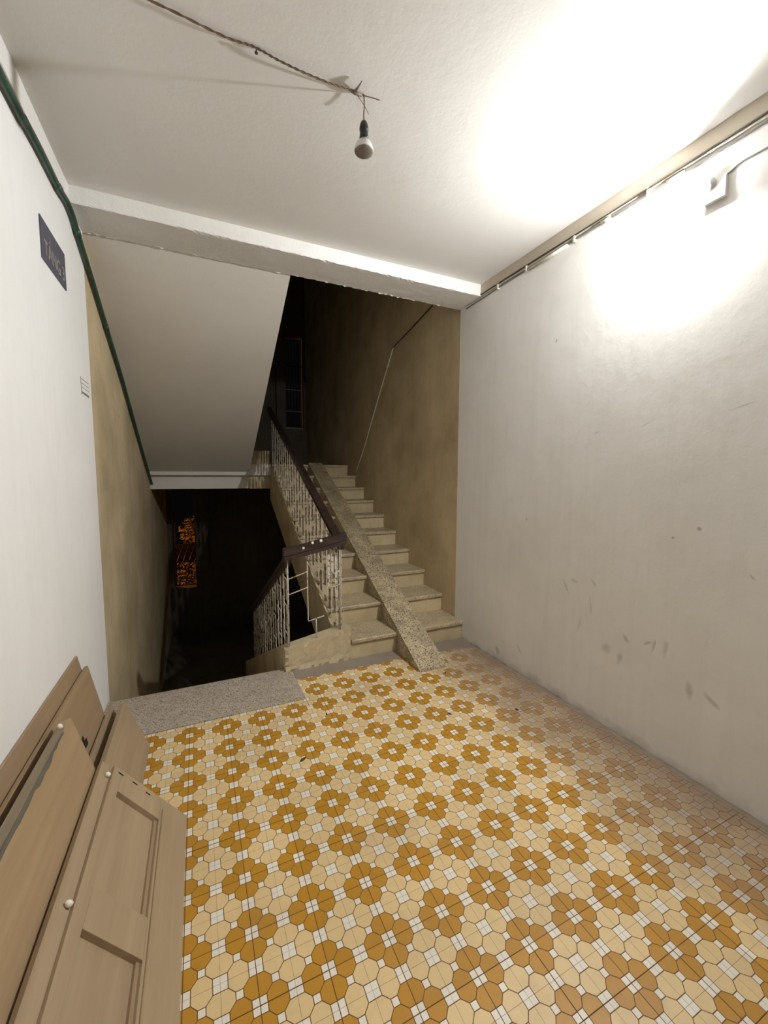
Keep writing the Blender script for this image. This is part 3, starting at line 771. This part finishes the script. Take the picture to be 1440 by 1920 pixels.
# ================================================================== CABLES
def wall_pts(pix, off): return [on_plane(px, py, 0, XR) + Vector((-off, 0, 0)) for px, py in pix]
cb = thing('cable_run', 'pair of grey cables clipped under the beige band of the right wall', 'cable', (XR, 1.5, 2.94))
ca = [(XR-.008, y, 2.945+.004*math.sin(y*5)) for y in [YBACK+.05+i*.12 for i in range(47)] if y < 3.11]
tube('cable', ca, .0058, M['wirew'], cb, 8)
tube('cable', [(XR-.007, p_[1], 2.926+.007*math.sin(p_[1]*3.1+1)) for p_ in ca], .0042, M['wireg'], cb, 8)
tube('cable', [(XR-.018, p_[1], 2.950+.005*math.sin(p_[1]*2.3+2)) for p_ in ca], .0032, M['wirek'], cb, 8)
for y0, y1 in ((1.95, 2.28), (1.28, 1.36), (1.66, 1.72)):
    tube('sleeve', [(XR-.008, y0, 2.925+.004*math.sin(y0*5)), (XR-.008, y1, 2.925+.004*math.sin(y1*5))], .0095, M['wirew'], cb, 8)
for y in (.8, 1.45, 1.90, 2.30, 2.6): box('clip', XR-.020, XR, y-.006, y+.006, 2.915, 2.955, M['wirew'], cb)
lc = tube('lamp_cable', smooth_path(wall_pts([(1358, 332), (1372, 322), (1385, 310), (1400, 300), (1420, 289), (1450, 272), (1500, 240)], .006), 5), .0036, M['wireg'])
tag(lc, 'thin grey wire feeding the lit lamp on the right wall', 'cable')
a = wall_pts([(812, 573), (775, 613), (738, 652)], .0075)
dc = tube('dark_cable', smooth_path(a, 5), .006, M['wirek']); tag(dc, 'thin black cable slanting down the upper beige stairwell wall', 'cable')
a = wall_pts([(738, 653), (727, 690), (702, 775), (685, 835), (668, 886)], .0075)
wc = tube('white_cable', smooth_path(a, 5), .0055, M['wirew']); tag(wc, 'thin cream cable dropping down the beige wall to the steps', 'cable')

# ================================================================== WINDOWS of the stairwell end wall
wn = struct(box('window_1', OP1[0], OP1[0]+.035, YEND+.03, YEND+.09, OP1[2], OP1[3], M['brownpaint']), 'red-brown framed opening glowing orange in the dark lower stairwell', 'window')
box('window_frame', OP1[1]-.02, OP1[1], YEND+.03, YEND+.09, OP1[2], OP1[3], M['brownpaint'], wn)
tube('casement_bar', [(OP1[0]+.06, YEND-.05, -.62), (OP1[0]+.06, YEND-.05, .78)], .016, M['brownpaint'], wn, 8)
wn2 = struct(box('window_2', OP2[0], OP2[1], YEND+.05, YEND+.09, OP2[2], OP2[2]+.04, M['steel']), 'black barred opening above the upper half landing', 'window')
for i in range(6): tube('grille_bar', [(OP2[0]+.03+i*.066, YEND+.07, OP2[2]+.04), (OP2[0]+.03+i*.066, YEND+.07, OP2[3])], .008, M['steel'], wn2, 6)
for z in (2.85, 3.3, 3.8): box('grille_rail', OP2[0], OP2[1], YEND+.06, YEND+.08, z, z+.02, M['steel'], wn2)

# ================================================================== OUTSIDE, seen through window_1
def foliage(name, cx, cy, cz, rx, ry, rz, n, size, seed, mat, parent):
    r = random.Random(seed); V = []; Fc = []
    for i in range(n):
        while True:
            a = Vector((r.uniform(-1, 1), r.uniform(-1, 1), r.uniform(-1, 1)))
            if a.length < 1: break
        c = Vector((cx+a.x*rx, cy+a.y*ry, cz+a.z*rz)); d = Vector((r.gauss(0, 1), r.gauss(0, 1), r.gauss(0, 1))).normalized(); e = d.orthogonal().normalized()
        s = size*r.uniform(.6, 1.4); b0 = len(V)
        V += [c-d*s, c+e*s*.4, c+d*s, c-e*s*.4]; Fc.append((b0, b0+1, b0+2, b0+3))
    o = mesh_obj(name, V, Fc, mat, parent); o['kind'] = 'stuff'; return o
tr_ = thing('tree', 'street tree lit orange at night outside the dark stairwell opening', 'tree', (-.2, 12.2, -6))
tube('trunk', [(-.2, 12.2, -6), (-.25, 12.2, -3), (-.1, 12.3, -.6), (-.2, 12.2, .1)], [.16, .13, .07, .02], M['bark'], tr_, 10)
foliage('foliage', -.20, 12.2, -.03, .34, .5, .42, 500, .04, 4, M['leaf'], tr_)
sh = thing('shrub', 'dim yellowish leafy growth below the slatted canopy outside', 'shrub', (-.4, 11.7, -2.2))
foliage('foliage', -.40, 11.7, -1.12, .8, .4, .45, 900, .035, 8, M['leaf'], sh)
tube('stem', [(-.4, 11.7, -6), (-.42, 11.7, -1.2)], .03, M['bark'], sh, 6)
cn = thing('slatted_canopy', 'slatted metal canopy between orange foliage and yellowish growth outside', 'canopy', (-.35, 10.9, -.45))
for i in range(8): tube('slat', [(-.95+i*.13, 10.6, -.62), (-.80+i*.13, 11.0, -.24)], .009, M['steel'], cn, 6)
box('canopy_sheet', -1.2, .4, 11.02, 11.05, -.66, -.20, M['dark'], cn)
ld = bpy.data.lights.new('street_lamp_glow', 'POINT'); ld.energy = 330; ld.color = (1, .36, .07); ld.shadow_soft_size = .12
lo = bpy.data.objects.new('street_lamp_glow', ld); COL.objects.link(lo); lo.location = (-2.6, 10.6, 1.2)

# ================================================================== LITTER on the tiles
def scrap(px, py, size, seed, label):
    p_ = on_plane(px, py, 2, 0); r = random.Random(seed); V = []; Fc = []; n = 9; ph = r.uniform(0, 6)
    for ring in (1.0, .45):
        for k in range(n):
            a = 2*math.pi*k/n
            rr_ = size*ring*(r.uniform(.55, 1.1))
            V.append((p_.x+math.cos(a)*rr_*1.5*math.cos(ph)-math.sin(a)*rr_*.6*math.sin(ph), p_.y+math.cos(a)*rr_*1.5*math.sin(ph)+math.sin(a)*rr_*.6*math.cos(ph), .0006+(0 if ring == 1 else size*r.uniform(.25, .6))))
    V.append((p_.x, p_.y, .0006+size*.3))
    for k in range(n): Fc += [(k, (k+1) % n, n+(k+1) % n, n+k), (n+k, n+(k+1) % n, 2*n)]
    Fc.append(tuple(range(n-1, -1, -1)))
    tag(mesh_obj('dry_leaf', V, Fc, M['debris']), label, 'litter', 'dry scraps on the tiled floor')
scrap(835, 1262, .011, 1, 'dark dry scrap on the tiles just beyond the ramp foot')
scrap(843, 1339, .012, 2, 'dark dry scrap on the tiles in the middle of the floor')
scrap(969, 1331, .014, 3, 'brown dry scrap on the dusty tiles nearest the right wall')
scrap(612, 1339, .010, 4, 'tiny dark scrap on the tiles before the plinth')
scrap(568, 1424, .016, 5, 'largest dry scrap on the tiles left of centre')
print('tiles', NT)
